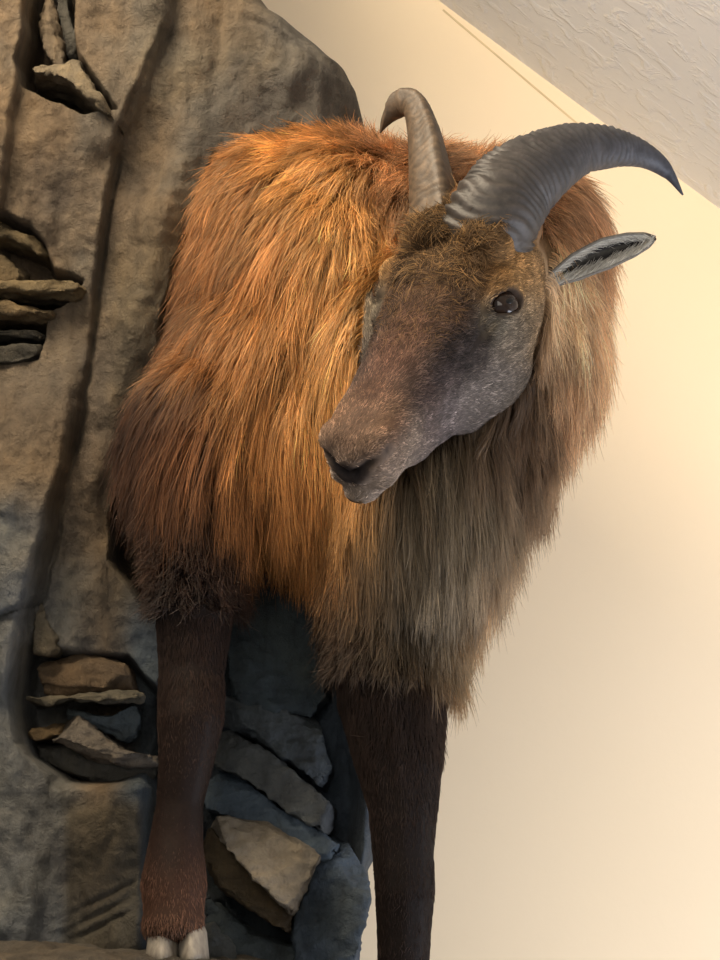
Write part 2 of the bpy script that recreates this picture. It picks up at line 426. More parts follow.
BL = (92, 106, 116); GY = (112, 112, 108); TN = (146, 130, 108); DK = (84, 78, 66); OL = (118, 104, 78)
pieces = [
    # upper left pocket
    ('rock_ledge', [(36, 2), (50, -6), (58, 24), (66, 52), (72, 70), (62, 72), (48, 58), (38, 34)], .085, .10, (140, 128, 112), (0, .3)),
    ('rock_ledge', [(52, -20), (64, -20), (72, 20), (78, 48), (74, 66), (66, 60), (60, 30)], .115, .08, GY, (0, 0)),
    ('rock_ledge', [(26, 60), (60, 64), (76, 56), (88, 78), (123, 121), (106, 112), (82, 92), (66, 78), (46, 72), (26, 70)], .048, .15, (132, 122, 104), (.3, 0)),
    # middle left pocket
    ('rock_ledge', [(-40, 220), (4, 221), (34, 234), (47, 246), (44, 254), (30, 246), (4, 238), (-40, 238)], .075, .12, (122, 106, 76), (0, 0)),
    ('rock_ledge', [(-40, 250), (4, 256), (22, 268), (26, 282), (0, 284), (-40, 286)], .09, .10, (140, 124, 96), (0, 0)),
    ('rock_ledge', [(-40, 281), (30, 279), (60, 278), (92, 286), (90, 296), (70, 299), (44, 294), (10, 291), (-40, 292)], .062, .14, (138, 122, 92), (0, 0)),
    ('rock_ledge', [(-40, 302), (4, 302), (30, 306), (50, 311), (46, 318), (10, 313), (-40, 312)], .072, .12, (138, 118, 86), (0, 0)),
    ('rock_ledge', [(-40, 328), (44, 330), (47, 339), (0, 337), (-40, 337)], .085, .11, DK, (0, 0)),
    ('rock_ledge', [(-40, 344), (44, 345), (46, 356), (20, 362), (-40, 360)], .08, .11, DK, (0, 0)),
    # lower left pocket
    ('rock_ledge', [(28, 615), (40, 600), (56, 640), (62, 648), (50, 655), (34, 652)], .07, .1, (128, 120, 104), (0, 0)),
    ('rock_ledge', [(38, 668), (52, 657), (92, 657), (128, 664), (130, 690), (96, 692), (62, 694), (44, 690)], .085, .12, (128, 108, 84), (.35, 0)),
    ('rock_ledge', [(26, 697), (44, 696), (70, 692), (134, 690), (138, 697), (104, 704), (66, 700), (48, 706), (28, 704)], .062, .12, (128, 122, 106), (0, 0)),
    ('rock_ledge', [(62, 708), (110, 716), (134, 704), (138, 712), (136, 728), (128, 742), (100, 730), (64, 718)], .095, .10, BL, (0, 0)),
    ('rock_ledge', [(24, 730), (60, 722), (64, 732), (44, 740), (28, 742)], .07, .1, (138, 116, 82), (0, 0)),
    ('rock_ledge', [(62, 716), (78, 718), (100, 736), (124, 750), (154, 754), (154, 764), (124, 764), (96, 758), (70, 748), (50, 742)], .058, .13, (128, 120, 110), (.3, 0)),
    ('rock_ledge', [(36, 742), (70, 746), (96, 760), (152, 766), (150, 786), (100, 784), (60, 774), (40, 760)], .09, .10, (92, 92, 88), (.4, 0)),
    # between the legs
    ('boulder', [(226, 596), (262, 560), (330, 570), (338, 640), (326, 690), (300, 722), (262, 718), (232, 690)], .115, .16, (84, 98, 106), (.15, .25)),
    ('rock_slab', [(214, 706), (256, 712), (300, 706), (318, 724), (330, 760), (336, 786), (300, 762), (262, 742), (226, 728)], .10, .14, (98, 106, 110), (.2, 0)),
    ('rock_slab', [(210, 744), (232, 742), (268, 758), (308, 784), (332, 802), (328, 822), (296, 810), (252, 784), (214, 768)], .075, .14, (112, 116, 116), (.35, 0)),
    ('rock_slab', [(206, 780), (236, 786), (286, 814), (350, 846), (352, 860), (300, 850), (262, 832), (208, 812)], .07, .14, (98, 114, 128), (.35, 0)),
    ('rock_block', [(212, 816), (264, 826), (320, 856), (304, 886), (289, 914), (262, 884), (228, 852), (208, 834)], .02, .15, (158, 146, 128), (.75, .25)),
    ('rock_block', [(207, 832), (228, 850), (262, 884), (292, 912), (290, 934), (252, 912), (218, 888), (204, 862)], .040, .14, (104, 88, 62), (-.25, 0)),
    ('rock_chunk', [(322, 856), (346, 852), (364, 876), (369, 896), (362, 925), (356, 965), (352, 1005), (300, 1005), (296, 960), (290, 926), (306, 896)], .06, .14, (88, 104, 122), (.15, -.2)),
    ('rock_chunk', [(206, 900), (232, 922), (268, 942), (310, 950), (330, 968), (326, 1005), (206, 1005)], .07, .12, (78, 90, 98), (.3, 0)),
    ('rock_chunk', [(196, 930), (214, 926), (232, 948), (250, 1000), (200, 1000)], .05, .12, (96, 100, 100), (.2, 0)),
    # ledge that carries the hoof
    ('rock_ledge', [(-30, 944), (20, 944), (70, 952), (130, 957), (215, 964), (260, 970), (262, 1010), (-30, 1010)], -.075, .24, (118, 108, 94), (1.2, 0)),
    ('rock_ledge', [(330, 1078), (450, 1072), (470, 1100), (440, 1190), (330, 1230), (280, 1150)], -.10, .30, (112, 108, 100), (.2, 0)),
]
for i, (nm, poly, yf, th, col, tilt) in enumerate(pieces):
    rock_piece(nm, poly, yf, th, col, tilt, seed=i * 13)

# ------------------------------------------------------------------ tahr: head frame
Fv = Vector((-.47, -.55, -.69)).normalized()
Sv = Vector((.86, -.45, -.2)); Sv = (Sv - Fv * Sv.dot(Fv)).normalized()
Uv = Fv.cross(Sv).normalized()
if Uv.y > 0: Uv = -Uv
POLL = at(489, 251, -.03)
def H(a, s, u):                                   # head coordinates in mm
    return POLL + Fv * (a / 1000) + Sv * (s / 1000) + Uv * (u / 1000)
FvN, SvN, UvN, PN = (np.array(v) for v in (Fv, Sv, Uv, POLL))
def head_coords(P):
    q = np.asarray(P) - PN; return q @ FvN * 1000, q @ SvN * 1000, q @ UvN * 1000

#        a    top   bottom  w_top  w_mid  w_bot
SEC = [(-25, 12, -80, 30, 52, 40), (0, 36, -100, 42, 64, 48), (35, 50, -118, 50, 74, 50), (70, 52, -130, 54, 78, 48), (95, 47, -130, 52, 76, 44),
       (125, 36, -124, 42, 64, 38), (160, 24, -110, 34, 54, 33), (200, 13, -94, 29, 47, 29), (235, 5, -82, 28, 43, 27),
       (262, 1, -76, 29, 42, 26), (284, -4, -74, 28, 40, 24), (302, -10, -70, 24, 34, 19), (313, -17, -64, 16, 25, 13), (319, -28, -54, 8, 13, 7)]
SECN = np.array(SEC, float)

def head_shape(bm):
    rings = []; nseg = 36
    for a in np.linspace(-25, 319, 42):
        top, bot, wt, wm, wb = [np.interp(a, SECN[:, 0], SECN[:, k]) for k in range(1, 6)]
        ring = []; mid = top - (top - bot) * .36
        for k in range(nseg):
            th = 2 * math.pi * k / nseg; cs, sn = math.cos(th), math.sin(th)
            if sn >= 0:
                u = mid + (top - mid) * sn ** .9; w = wm * abs(cs) ** .75 + 0; w = min(w, wm) if sn < .5 else w
                w = abs(cs) ** .6 * wt + (abs(cs) ** 1.2) * (wm - wt)
            else:
                u = mid + (bot - mid) * (-sn) ** 1.0; w = abs(cs) ** .7 * wb + abs(cs) ** 1.6 * (wm - wb)
            ring.append(bm.verts.new(H(a, math.copysign(w, cs), u)))
        rings.append(ring)
    for r0, r1 in zip(rings, rings[1:]):
        for k in range(nseg):
            bm.faces.new((r0[k - 1], r0[k], r1[k], r1[k - 1]))
    bm.faces.new(rings[0][::-1]); bm.faces.new(rings[-1])
    bmesh.ops.recalc_face_normals(bm, faces=bm.faces)

EYE = np.array([98., 62., 6.])                    # centre of the eyeball (a, s, u)
EN = np.array([.10, .78, .60]); EN /= np.linalg.norm(EN)            # the way the eye looks, in head coordinates
_w = Vector((-.93, 0, -.37)); E1h = np.array([_w.dot(Fv), _w.dot(Sv), _w.dot(Uv)]); E1h -= EN * (E1h @ EN); E1h /= np.linalg.norm(E1h)
E2h = np.cross(EN, E1h); E2h *= np.sign(E2h[2])
def EH(sgn, x, y, z):                              # mm along the eye's length (to the nose), height, outwards
    q = EYE + E1h * x + E2h * y + EN * z
    return H(q[0], sgn * q[1], q[2])
bm = bmesh.new()
head_shape(bm)
Rh = Matrix((Sv, -Fv, Uv)).transposed()
for sgn in (-1, 1):
    sph(bm, H(84, sgn * 56, 20), (.020, .024, .018), Rh)                 # brow
    sph(bm, H(112, sgn * 54, -6), (.018, .030, .020), Rh)
    sph(bm, H(52, sgn * 30, 44), (.028, .036, .026), Rh)                 # horn base
    sph(bm, H(100, sgn * 42, -70), (.030, .060, .050), Rh)               # cheek
    sph(bm, H(140, sgn * 36, -78), (.022, .045, .036), Rh); sph(bm, H(185, sgn * 29, -66), (.018, .050, .024), Rh); sph(bm, H(228, sgn * 26, -62), (.017, .045, .022), Rh)
    sph(bm, H(290, sgn * 21, -22), (.019, .024, .017), Rh)               # nostril wing
    sph(bm, H(284, sgn * 18, -58), (.020, .028, .015), Rh)               # lip
    sph(bm, EH(sgn, 0, 0, -6), .0215)                                    # orbit
sph(bm, H(296, 0, -72), (.020, .026, .012), Rh)                          # chin
for sgn in (-1, 1):                                                      # eyelids
    for k in range(40):
        th = 2 * math.pi * k / 40; x = 21 * math.cos(th); y = 12 * math.sin(th) * (1 - .25 * abs(math.cos(th)))
        z = math.sqrt(max(0, 18.5 ** 2 - min(x * x, 330) - y * y)) - 1.0
        z = max(z, 7.5)
        sph(bm, EH(sgn, x, y + (1.5 if y > 0 else 0), z + (1.6 if y > 0 else .2)), .0042 if math.sin(th) > .1 else .0033, seg=2)
# neck and trunk
sph(bm, H(12, 0, 44), (.052, .045, .034), Rh); sph(bm, H(-8, 0, 30), (.06, .04, .045), Rh)
chain(bm, [(H(0, 0, -40), .066), (at(490, 270, .07), .105), (at(455, 330, .12), .145)])
sph(bm, at(510, 252, .11), (.095, .11, .10)); sph(bm, at(515, 340, .085), (.085, .10, .12))
sph(bm, at(318, 320, .21), (.155, .24, .205))
sph(bm, at(282, 255, .17), (.100, .17, .118)); sph(bm, at(335, 228, .15), (.115, .16, .088))
sph(bm, at(420, 240, .13), (.11, .14, .09))
sph(bm, at(400, 400, .09), (.125, .155, .16)); sph(bm, at(268, 408, .14), (.112, .17, .135))
sph(bm, at(300, 450, .09), (.09, .12, .10))
sph(bm, at(422, 500, .03), (.086, .11, .13)); sph(bm, at(478, 420, .06), (.075, .09, .11))
chain(bm, [(at(212, 440, .06), (.080, .10, .08)), (at(201, 525, .035), (.052, .06, .05)), (at(195, 610, .025), (.041, .046, .04)),
           (at(192, 668, .015), (.034, .036, .035)), (at(191, 716, .003), (.0350, .036, .03)), (at(187, 755, .0), (.0295, .030, .03)),
           (at(180, 802, .0), (.0245, .025, .026)), (at(176, 842, -.004), (.028, .028, .028)), (at(174, 882, -.012), (.034, .034, .026)),
           (at(174, 908, -.020), (.031, .031, .024)), (at(173, 926, -.027), (.032, .030, .018))])
chain(bm, [(at(410, 540, .05), (.085, .09, .08)), (at(392, 620, .045), (.064, .07, .06)), (at(391, 690, .03), (.056, .058, .05)), (at(398, 750, .02), (.047, .048, .04)),
           (at(403, 800, .01), (.037, .038, .035)), (at(403, 850, .005), (.032, .034, .03)), (at(405, 890, .0), (.031, .033, .03)), (at(404, 930, .0), (.028, .028, .03)),
           (at(403, 985, .0), (.026, .026, .026)), (at(402, 1010, -.006), (.030, .030, .028)), (at(402, 1035, -.015), (.031, .031, .02))])
body_me = remeshed(bm, .003, 7, .5)
v = verts(body_me)
a_, s_, u_ = head_coords(v)
ed = np.empty(len(body_me.edges) * 2, np.int32); body_me.edges.foreach_get('vertices', ed); ed = ed.reshape(-1, 2)
deg = np.bincount(ed.ravel(), minlength=len(v))[:, None] + 1e-9
wj = (sstep(105, 130, a_) * (1 - sstep(288, 304, a_)) * (1 - sstep(-45, -28, u_)) * (u_ > -150) * (np.abs(s_) < 75))[:, None]
for _ in range(45):                                # even out the jaw line
    acc = np.stack([np.bincount(ed[:, 0], v[ed[:, 1], k], len(v)) + np.bincount(ed[:, 1], v[ed[:, 0], k], len(v)) for k in range(3)], 1)
    v = v + (acc / deg - v) * wj * .6
setverts(body_me, v); n = norms(body_me)
a_, s_, u_ = head_coords(v)

def polyd(P, pts):
    dd = np.full(len(P), 1e9)
    pts = np.array(pts, float)
    for p, q in zip(pts, pts[1:]):
        ab = q - p; t = np.clip(((P - p) @ ab) / (ab @ ab), 0, 1)
        dd = np.minimum(dd, np.linalg.norm(P - p - t[:, None] * ab, axis=1))
    return dd
HC = np.stack([a_, s_, u_], 1)
HCm = np.stack([a_, np.abs(s_), u_], 1)
NOST = [(318, 5, -42), (315, 13, -36), (309, 22, -29), (303, 29, -24), (298, 33, -22)]
PAD = [(320, 0, -36), (319, 0, -52), (317, 8, -46), (313, 14, -40)]
d_nost = polyd(HCm, NOST)
d_mouth = polyd(HCm, [(316, 0, -57), (309, 14, -56), (294, 27, -55), (272, 34, -54), (250, 36, -53)])
d_phil = polyd(HC, [(316, 0, -36), (318, 0, -55)])
d_nose = polyd(HCm, PAD)
disp = -9.0 * np.exp(-(d_nost / 4.6) ** 2) - 3.5 * np.exp(-(d_mouth / 2.6) ** 2) - 2 * np.exp(-(d_phil / 2) ** 2)
# tear gland / cheek hollow and orbital groove
def socket(M):
    q = M - (EYE + EN * 12); return np.sqrt((q @ E1h) ** 2 + ((q @ E2h) / .55) ** 2 + (np.minimum(0, q @ EN) * .5) ** 2)
d_socket = socket(HCm)
disp += -10 * (1 - sstep(13, 19.5, d_socket))
d_tear = polyd(HCm, [(122, 68, 10), (138, 58, 0), (152, 50, -8)]); disp -= 2.5 * np.exp(-(d_tear / 5) ** 2)
d_jaw = polyd(HCm, [(150, 44, -52), (200, 38, -44), (235, 36, -40)]); disp -= 1.5 * np.exp(-(d_jaw / 8) ** 2)
v = v + n * (disp / 1000)[:, None]
setverts(body_me, v)
n = norms(body_me)

# ------------------------------------------------------------------ coat map
#  px, py, dx, dy, length mm, colour
OR1 = (192, 138, 78); OR2 = (160, 106, 56); OR3 = (122, 77, 40); BR1 = (86, 52, 28); BR2 = (46, 28, 18)
GR1 = (104, 91, 72); GR2 = (76, 65, 50); DKB = (38, 28, 22); LEG = (33, 24, 20); MN1 = (214, 178, 136); MN2 = (160, 112, 74)
CT = [
 (380, 150, -.5, .35, 38, MN2), (340, 140, -.8, .3, 42, OR2), (300, 130, -.9, .2, 40, OR2), (250, 125, -.9, .35, 42, OR3), (222, 140, -.7, .7, 45, OR3),
 (300, 165, -.8, .6, 50, OR1), (345, 180, -.5, .8, 50, OR1), (250, 180, -.8, .6, 55, OR2), (205, 210, -.4, .9, 60, OR3), (240, 230, -.55, .8, 70, OR3), (290, 230, -.55, .8, 70, OR2), (345, 240, -.35, .9, 60, OR1),
 (190, 290, -.35, .9, 80, BR1), (230, 310, -.45, .9, 90, OR3), (290, 310, -.45, .9, 95, OR2), (345, 310, -.3, .95, 90, OR1),
 (165, 380, -.35, .9, 90, BR2), (210, 390, -.5, .85, 100, BR1), (270, 390, -.4, .9, 105, OR2), (330, 380, -.25, .95, 100, OR1),
 (140, 460, -.5, .8, 80, BR2), (190, 460, -.45, .9, 95, BR1), (250, 460, -.22, .97, 100, OR3), (310, 450, -.05, 1, 100, OR2), (345, 470, 0, 1, 85, OR1),
 (150, 510, -.25, .9, 30, BR2), (205, 512, -.1, 1, 38, BR2), (232, 540, 0, 1, 36, BR2), (270, 520, .05, 1, 80, OR2), (330, 520, .05, 1, 70, OR2),
 (160, 555, 0, 1, 16, BR2), (205, 560, .0, 1, 18, LEG), (170, 600, 0, 1, 14, LEG), (210, 600, 0, 1, 14, (44, 31, 25)), (270, 570, .05, 1, 35, BR2), (330, 580, .05, 1, 60, (98, 70, 44)),
 (400, 170, -.3, .5, 32, MN2), (450, 160, .3, -.1, 36, MN2), (490, 160, .7, -.15, 45, MN2), (540, 170, .9, .05, 50, MN2), (550, 215, .9, .1, 30, MN2), (552, 290, .5, .8, 45, MN1), (540, 330, .3, .9, 50, (120, 92, 68)), (580, 195, .8, .45, 72, (186, 136, 96)),
 (600, 250, .55, .85, 82, (184, 134, 92)), (560, 260, .35, .9, 60, MN1), (600, 320, .3, 1, 85, (188, 138, 94)), (565, 320, .35, .95, 85, MN1), (590, 390, .15, 1, 70, (188, 144, 104)), (560, 390, .15, 1, 90, (170, 128, 92)),
 (530, 370, .08, 1, 80, DKB), (545, 410, .06, 1, 80, (58, 43, 33)), (530, 440, .06, 1, 90, (74, 58, 44)), (575, 450, .0, 1, 55, (160, 120, 84)), (500, 440, .03, 1, 90, (90, 72, 54)),
 (460, 480, .02, 1, 100, GR1), (410, 500, 0, 1, 100, GR1), (370, 510, .0, 1, 95, GR2), (362, 565, -.03, 1, 62, (66, 54, 40)), (332, 610, 0, 1, 26, (40, 30, 24)), (255, 178, -.7, .7, 50, (110, 68, 38)), (410, 570, 0, 1, 85, GR2), (460, 560, .03, 1, 85, GR1), (510, 520, .03, 1, 75, (140, 116, 90)),  # one darker point colours in the shaded hair parting at the cape top
 (500, 590, .03, 1, 70, (150, 112, 74)), (450, 620, .05, 1, 76, (96, 80, 58)), (400, 620, 0, 1, 44, (60, 49, 36)), (350, 630, 0, 1, 30, (46, 35, 27)), (480, 650, .12, 1, 88, (150, 104, 60)),
 (340, 690, 0, 1, 20, LEG), (390, 700, 0, 1, 24, LEG), (440, 690, .05, 1, 24, LEG), (400, 780, 0, 1, 13, LEG), (400, 860, 0, 1, 10, LEG), (400, 950, 0, 1, 10, LEG), (400, 1040, 0, 1, 8, LEG),
 (160, 640, 0, 1, 15, LEG), (200, 640, 0, 1, 18, (44, 31, 25)), (230, 640, 0, 1, 15, LEG), (190, 720, 0, 1, 9, (44, 31, 25)), (185, 800, 0, 1, 7, (44, 31, 25)), (172, 860, 0, 1, 8, (48, 34, 28)), (160, 900, 0, 1, 9, (84, 56, 42)), (190, 900, 0, 1, 9, (92, 62, 46)), (174, 890, 0, 1, 9, (80, 56, 44)), (172, 918, 0, 1, 15, (84, 60, 46)), (172, 940, 0, 1, 6, (80, 60, 48)),
]
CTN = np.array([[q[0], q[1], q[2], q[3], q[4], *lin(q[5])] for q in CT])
def coat(P, sig=26.0):
    px, py = to_px(P); out = np.empty((len(px), 6))
    for i in range(0, len(px), 20000):
        sl = slice(i, i + 20000)
        d2 = (px[sl, None] - CTN[None, :, 0]) ** 2 + (py[sl, None] - CTN[None, :, 1]) ** 2
        w = np.exp(-(np.sqrt(d2) - np.sqrt(d2.min(1, keepdims=True))) / sig * 2.0)
        w /= w.sum(1, keepdims=True); out[sl] = w @ CTN[:, 2:]
    return out   # dx, dy, L, rgb

# face colours in head coordinates (a, |s|, u)
FC = [
 (10, 0, 40, (92, 70, 46)), (50, 0, 50, (104, 80, 52)), (90, 0, 46, (98, 76, 52)), (130, 0, 36, (98, 74, 56)), (170, 0, 22, (104, 76, 62)), (210, 0, 10, (104, 76, 64)), (250, 0, 2, (108, 80, 66)), (280, 0, -8, (118, 92, 76)),
 (60, 30, 48, (86, 66, 44)), (100, 34, 40, (70, 54, 40)), (140, 30, 28, (78, 60, 50)),
 (66, 62, 24, (178, 134, 84)), (50, 66, 0, (170, 134, 92)), (78, 66, 26, (182, 142, 92)), (86, 55, 32, (150, 112, 72)),
 (98, 72, -14, (120, 108, 92)), (75, 72, -10, (150, 128, 100)), (122, 66, 2, (120, 112, 98)), (105, 66, -34, (136, 122, 106)), (60, 66, -40, (140, 118, 92)),
 (140, 52, -2, (66, 56, 52)), (165, 46, -4, (62, 54, 52)), (150, 50, -24, (72, 64, 60)), (195, 40, -14, (74, 64, 62)), (225, 34, -14, (88, 72, 66)),
 (130, 56, -54, (132, 122, 114)), (165, 44, -52, (128, 118, 112)), (200, 38, -46, (122, 112, 110)), (235, 34, -40, (112, 98, 94)), (110, 50, -90, (104, 94, 84)), (160, 34, -88, (110, 100, 94)), (210, 26, -74, (110, 100, 98)),
 (262, 34, -36, (150, 132, 116)), (272, 28, -60, (156, 140, 126)), (290, 14, -62, (160, 144, 130)), (250, 28, -66, (120, 108, 102)), (285, 26, -40, (156, 134, 116)),
 (276, 28, -10, (132, 102, 82)), (30, 52, -90, (90, 74, 58)), (10, 50, -10, (120, 92, 62)),
]
FCN = np.array([[q[0], q[1], q[2], *lin(q[3])] for q in FC])
def face_col(hc):
    m = np.stack([hc[:, 0], np.abs(hc[:, 1]), hc[:, 2]], 1)
    d = np.sqrt(((m[:, None] - FCN[None, :, :3]) ** 2).sum(2))
    w = np.exp(-(d - d.min(1, keepdims=True)) / 8.0); w /= w.sum(1, keepdims=True)
    return w @ FCN[:, 3:]

def is_head(hc):
    a, s, u = hc[:, 0], hc[:, 1], hc[:, 2]
    top = np.interp(a, SECN[:, 0], SECN[:, 1]); bot = np.interp(a, SECN[:, 0], SECN[:, 2]); wm = np.interp(a, SECN[:, 0], SECN[:, 4])
    c = (top + bot) / 2; h = (top - bot) / 2
    r = np.sqrt((s / (wm + 6)) ** 2 + ((u - c) / (h + 6)) ** 2)
    lim = a > np.interp(u, [-130, -60, 10, 60], [75, 40, 8, -5])
    return ((r < 1.22) | ((a > 240) & (r < 1.7))) & lim & (a < 340) & ((u > -88 - .05 * a) | (a > 235))

HC = np.stack(head_coords(v), 1); HCm = np.abs(HC) * [0, 1, 0] + HC * [1, 0, 1]
hm = is_head(HC)
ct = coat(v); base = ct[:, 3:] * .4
fc = face_col(HC) * .42
cols = np.where(hm[:, None], fc, base)
bk_ = lin((26, 22, 22)); 
k = np.exp(-(d_nost / 6.0) ** 4)[:, None]; cols = cols * (1 - k) + bk_ * .5 * k
k = (.95 * np.exp(-(d_nose / 8.0) ** 4))[:, None]; cols = cols * (1 - k) + lin((34, 29, 29)) * k
k = (.8 * np.exp(-(d_mouth / 2.5) ** 2))[:, None]; cols = cols * (1 - k) + lin((50, 38, 34)) * k
k = (.9 * (1 - sstep(19, 28, d_socket)))[:, None]; cols = cols * (1 - k) + lin((44, 36, 32)) * k
vcol(body_me, cols)
# root of the animal: its one continuous body
tahr = link('himalayan_tahr', body_me, M_SKIN)
tahr['label'] = 'shaggy orange and grey taxidermy wild goat with curved horns stepping out of the rock'
tahr['category'] = 'animal'

# ------------------------------------------------------------------ eyes
def dark_gloss(name, c, rough):
    m, nt, b = new_mat(name); b.inputs['Roughness'].default_value = rough
    b.inputs['Specular IOR Level'].default_value = .35
    n = noise(nt, 60, 3, .5, obj_vec(nt)); r = ramp(nt, n.outputs[0], [(.3, tuple(x * .6 for x in c)), (.7, c)])
    nt.links.new(r.outputs[0], b.inputs['Base Color']); return m
M_EYE = dark_gloss('glass_eye_brown', (.022, .012, .008), .05)
M_PUP = dark_gloss('glass_eye_pupil', (.003, .003, .004), .03)
Re = lambda sgn: Matrix([(Fv * (e[0]) + Sv * (sgn * e[1]) + Uv * e[2]) for e in (E1h, E2h, EN)]).transposed()
for sgn in (-1, 1):
    bm = bmesh.new(); sph(bm, EH(sgn, 0, .8, 0), .0178, None, 4)
    me = bpy.data.meshes.new('eye'); bm.to_mesh(me); bm.free(); me.polygons.foreach_set('use_smooth', [True] * len(me.polygons))
    e = link('eye', me, M_EYE, tahr)
    bm = bmesh.new(); sph(bm, EH(sgn, 0, .5, 11.9), (.0085, .0055, .0066), Re(sgn), 3)
    me = bpy.data.meshes.new('pupil'); bm.to_mesh(me); bm.free(); me.polygons.foreach_set('use_smooth', [True] * len(me.polygons))
    p = link('pupil', me, M_PUP, e)

# ------------------------------------------------------------------ horns
def horn(pts, radii, keel, flat, c_base, c_tip, seed, nr=230, ns=44, ridge=.05, freq=46, kamp=.35):
    P = catmull([tuple(at(*p)) for p in pts], nr); R = np.interp(np.linspace(0, 1, nr), np.linspace(0, 1, len(radii)), radii) / 1000
    T = np.gradient(P, axis=0); T /= np.linalg.norm(T, axis=1, keepdims=True)
    K = np.array(keel, float); V = []; C = []
    L = np.concatenate([[0], np.cumsum(np.linalg.norm(np.diff(P, axis=0), axis=1))])
    for i in range(nr):
        if K.ndim == 2: k0 = np.array([np.interp(i / (nr - 1), np.linspace(0, 1, len(K)), K[:, j]) for j in range(3)])
        else: k0 = K
        k_ = k0 - T[i] * (k0 @ T[i]); k_ /= np.linalg.norm(k_); b_ = np.cross(T[i], k_)
        th = np.linspace(0, 2 * np.pi, ns, endpoint=False)
        t = i / (nr - 1)
        kf = np.exp(-((np.angle(np.exp(1j * th))) / .38) ** 2)
        ph = L[i] / L[-1] * freq + .35 * np.cos(th) * 2 + 1.5 * vnoise(np.stack([np.full(ns, t * 14 + seed), np.cos(th), np.sin(th)], 1), seed)
        saw = (ph % 1.0); rg = np.where(saw < .7, saw / .7, (1 - saw) / .3) - .5
        fade = (1 - sstep(.62, .85, t))
        r = R[i] * (1 + kf * kamp * (1 - t * .6) + ridge * rg * fade * (1 + 1.4 * kf))
        nzv = vnoise(np.stack([np.cos(th) * 2, np.sin(th) * 2, np.full(ns, t * 40)], 1), seed + 3); r = r * (1 + .02 * nzv)
        ring = P[i] + (np.cos(th) * r)[:, None] * k_ + (np.sin(th) * r * flat)[:, None] * b_
        V.append(ring); cc = np.array(c_base) * (1 - t) + np.array(c_tip) * t
        C.append(lin(cc)[None] * (1 + .5 * (rg * fade)[:, None]) * (1 + .25 * nzv[:, None]))
    V = np.concatenate(V + [P[:1], P[-1:]]); C = np.concatenate(C + [C[0][:1], C[-1][:1]])
    F = []
    for i in range(nr - 1):
        a = np.arange(ns) + i * ns; b = np.roll(np.arange(ns), -1) + i * ns
        F.append(np.stack([a, b, b + ns, a + ns], 1))
    F = np.concatenate(F); me = mesh_np('horn', V, F)
    vcol(me, np.clip(C, 0, 1)[:len(V)])
    return link('horn', me, M_HORN, tahr)

horn([(484, 246, -.075), (495, 218, -.085), (515, 190, -.07), (543, 168, -.05), (576, 151, -.02), (611, 148, .01), (643, 155, .035), (667, 172, .05), (683, 195, .055)],
     [46, 46, 42, 34, 26, 20.5, 13.5, 7.5, 1], (-.55, -.45, .65), .9, (56, 50, 45), (56, 61, 74), 5, ridge=.065, freq=40, kamp=.10)  # bluish tip colour carries the daylight highlight on this horn
horn([(436, 250, -.06), (434, 215, -.05), (431, 182, -.045), (427, 152, -.035), (422, 126, -.02), (415, 107, -.01), (404, 104, .0), (394, 111, .008), (386, 121, .012), (380, 133, .016)],
     [30, 29, 26, 22, 18, 15, 14, 11, 6.5, .8], [(.25, -1, .1), (.25, -1, .1), (.2, -.8, .6), (.4, -.6, .8)], .86, (84, 70, 55), (70, 58, 46), 9, ridge=.014, freq=26, kamp=.36)

# ------------------------------------------------------------------ ears
def ear(base, tip, up, cup, width, name='ear', seed=0):
    b = np.array(base); t = np.array(tip); ax = t - b; Lh = np.linalg.norm(ax); ax /= Lh
    up = np.array(up, float); up -= ax * (up @ ax); up /= np.linalg.norm(up); bk = np.array(cup, float); bk -= ax * (bk @ ax); bk -= up * (bk @ up); bk /= np.linalg.norm(bk)
    nu, nv = 50, 25; V = []; C = []
    for i in range(nu):
        t_ = i / (nu - 1); c0 = b + ax * Lh * t_ + up * (.006 * math.sin(t_ * 3.1)) 
        w = width * (np.interp(t_, [0, .15, .35, .6, .8, .93, 1], [.28, .42, .85, 1, .80, .48, .04]))
        for j in range(nv):
            s = j / (nv - 1) * 2 - 1
            depth = (1 - abs(s) ** 2.0) * w * .95
            V.append(c0 + up * (w * s) + bk * depth)
            rim = sstep(.62, .92, abs(s)) + sstep(.86, .97, t_) * .0
            st = .5 + .5 * math.sin(s * 9 + t_ * 3)
            cc = lin((46, 44, 44)) * (1 - rim) + lin((168, 166, 158)) * rim
            if abs(s) < .6 and .15 < t_ < .8: cc = cc * (1 - .35 * st) + lin((120, 118, 112)) * .35 * st
            e2 = sstep(.95, 1.0, abs(s)) ; cc = cc * (1 - .7 * e2) + lin((60, 52, 46)) * .7 * e2
            te = sstep(.9, 1, t_); cc = cc * (1 - te) + lin((48, 40, 36)) * te
            C.append(cc)
    idx = np.arange(nu * nv).reshape(nu, nv)
    F = np.stack([idx[:-1, :-1], idx[1:, :-1], idx[1:, 1:], idx[:-1, 1:]], -1).reshape(-1, 4)
    me = mesh_np(name, V, F); vcol(me, np.array(C)); o = link(name, me, M_SKIN, tahr)
    s = o.modifiers.new('thickness', 'SOLIDIFY'); s.thickness = .003; s.offset = 0
    return o, np.array(V).reshape(nu, nv, 3), bk
E1, EV1, EB1 = ear(at(534, 291, -.045), at(656, 238, -.02), (.2, -.25, 1), (.05, 1, .12), .0155)
E2, EV2, EB2 = ear(H(18, -54, 6), at(392, 178, .03), (-.3, -.2, 1), (.3, 1, .0), .016)

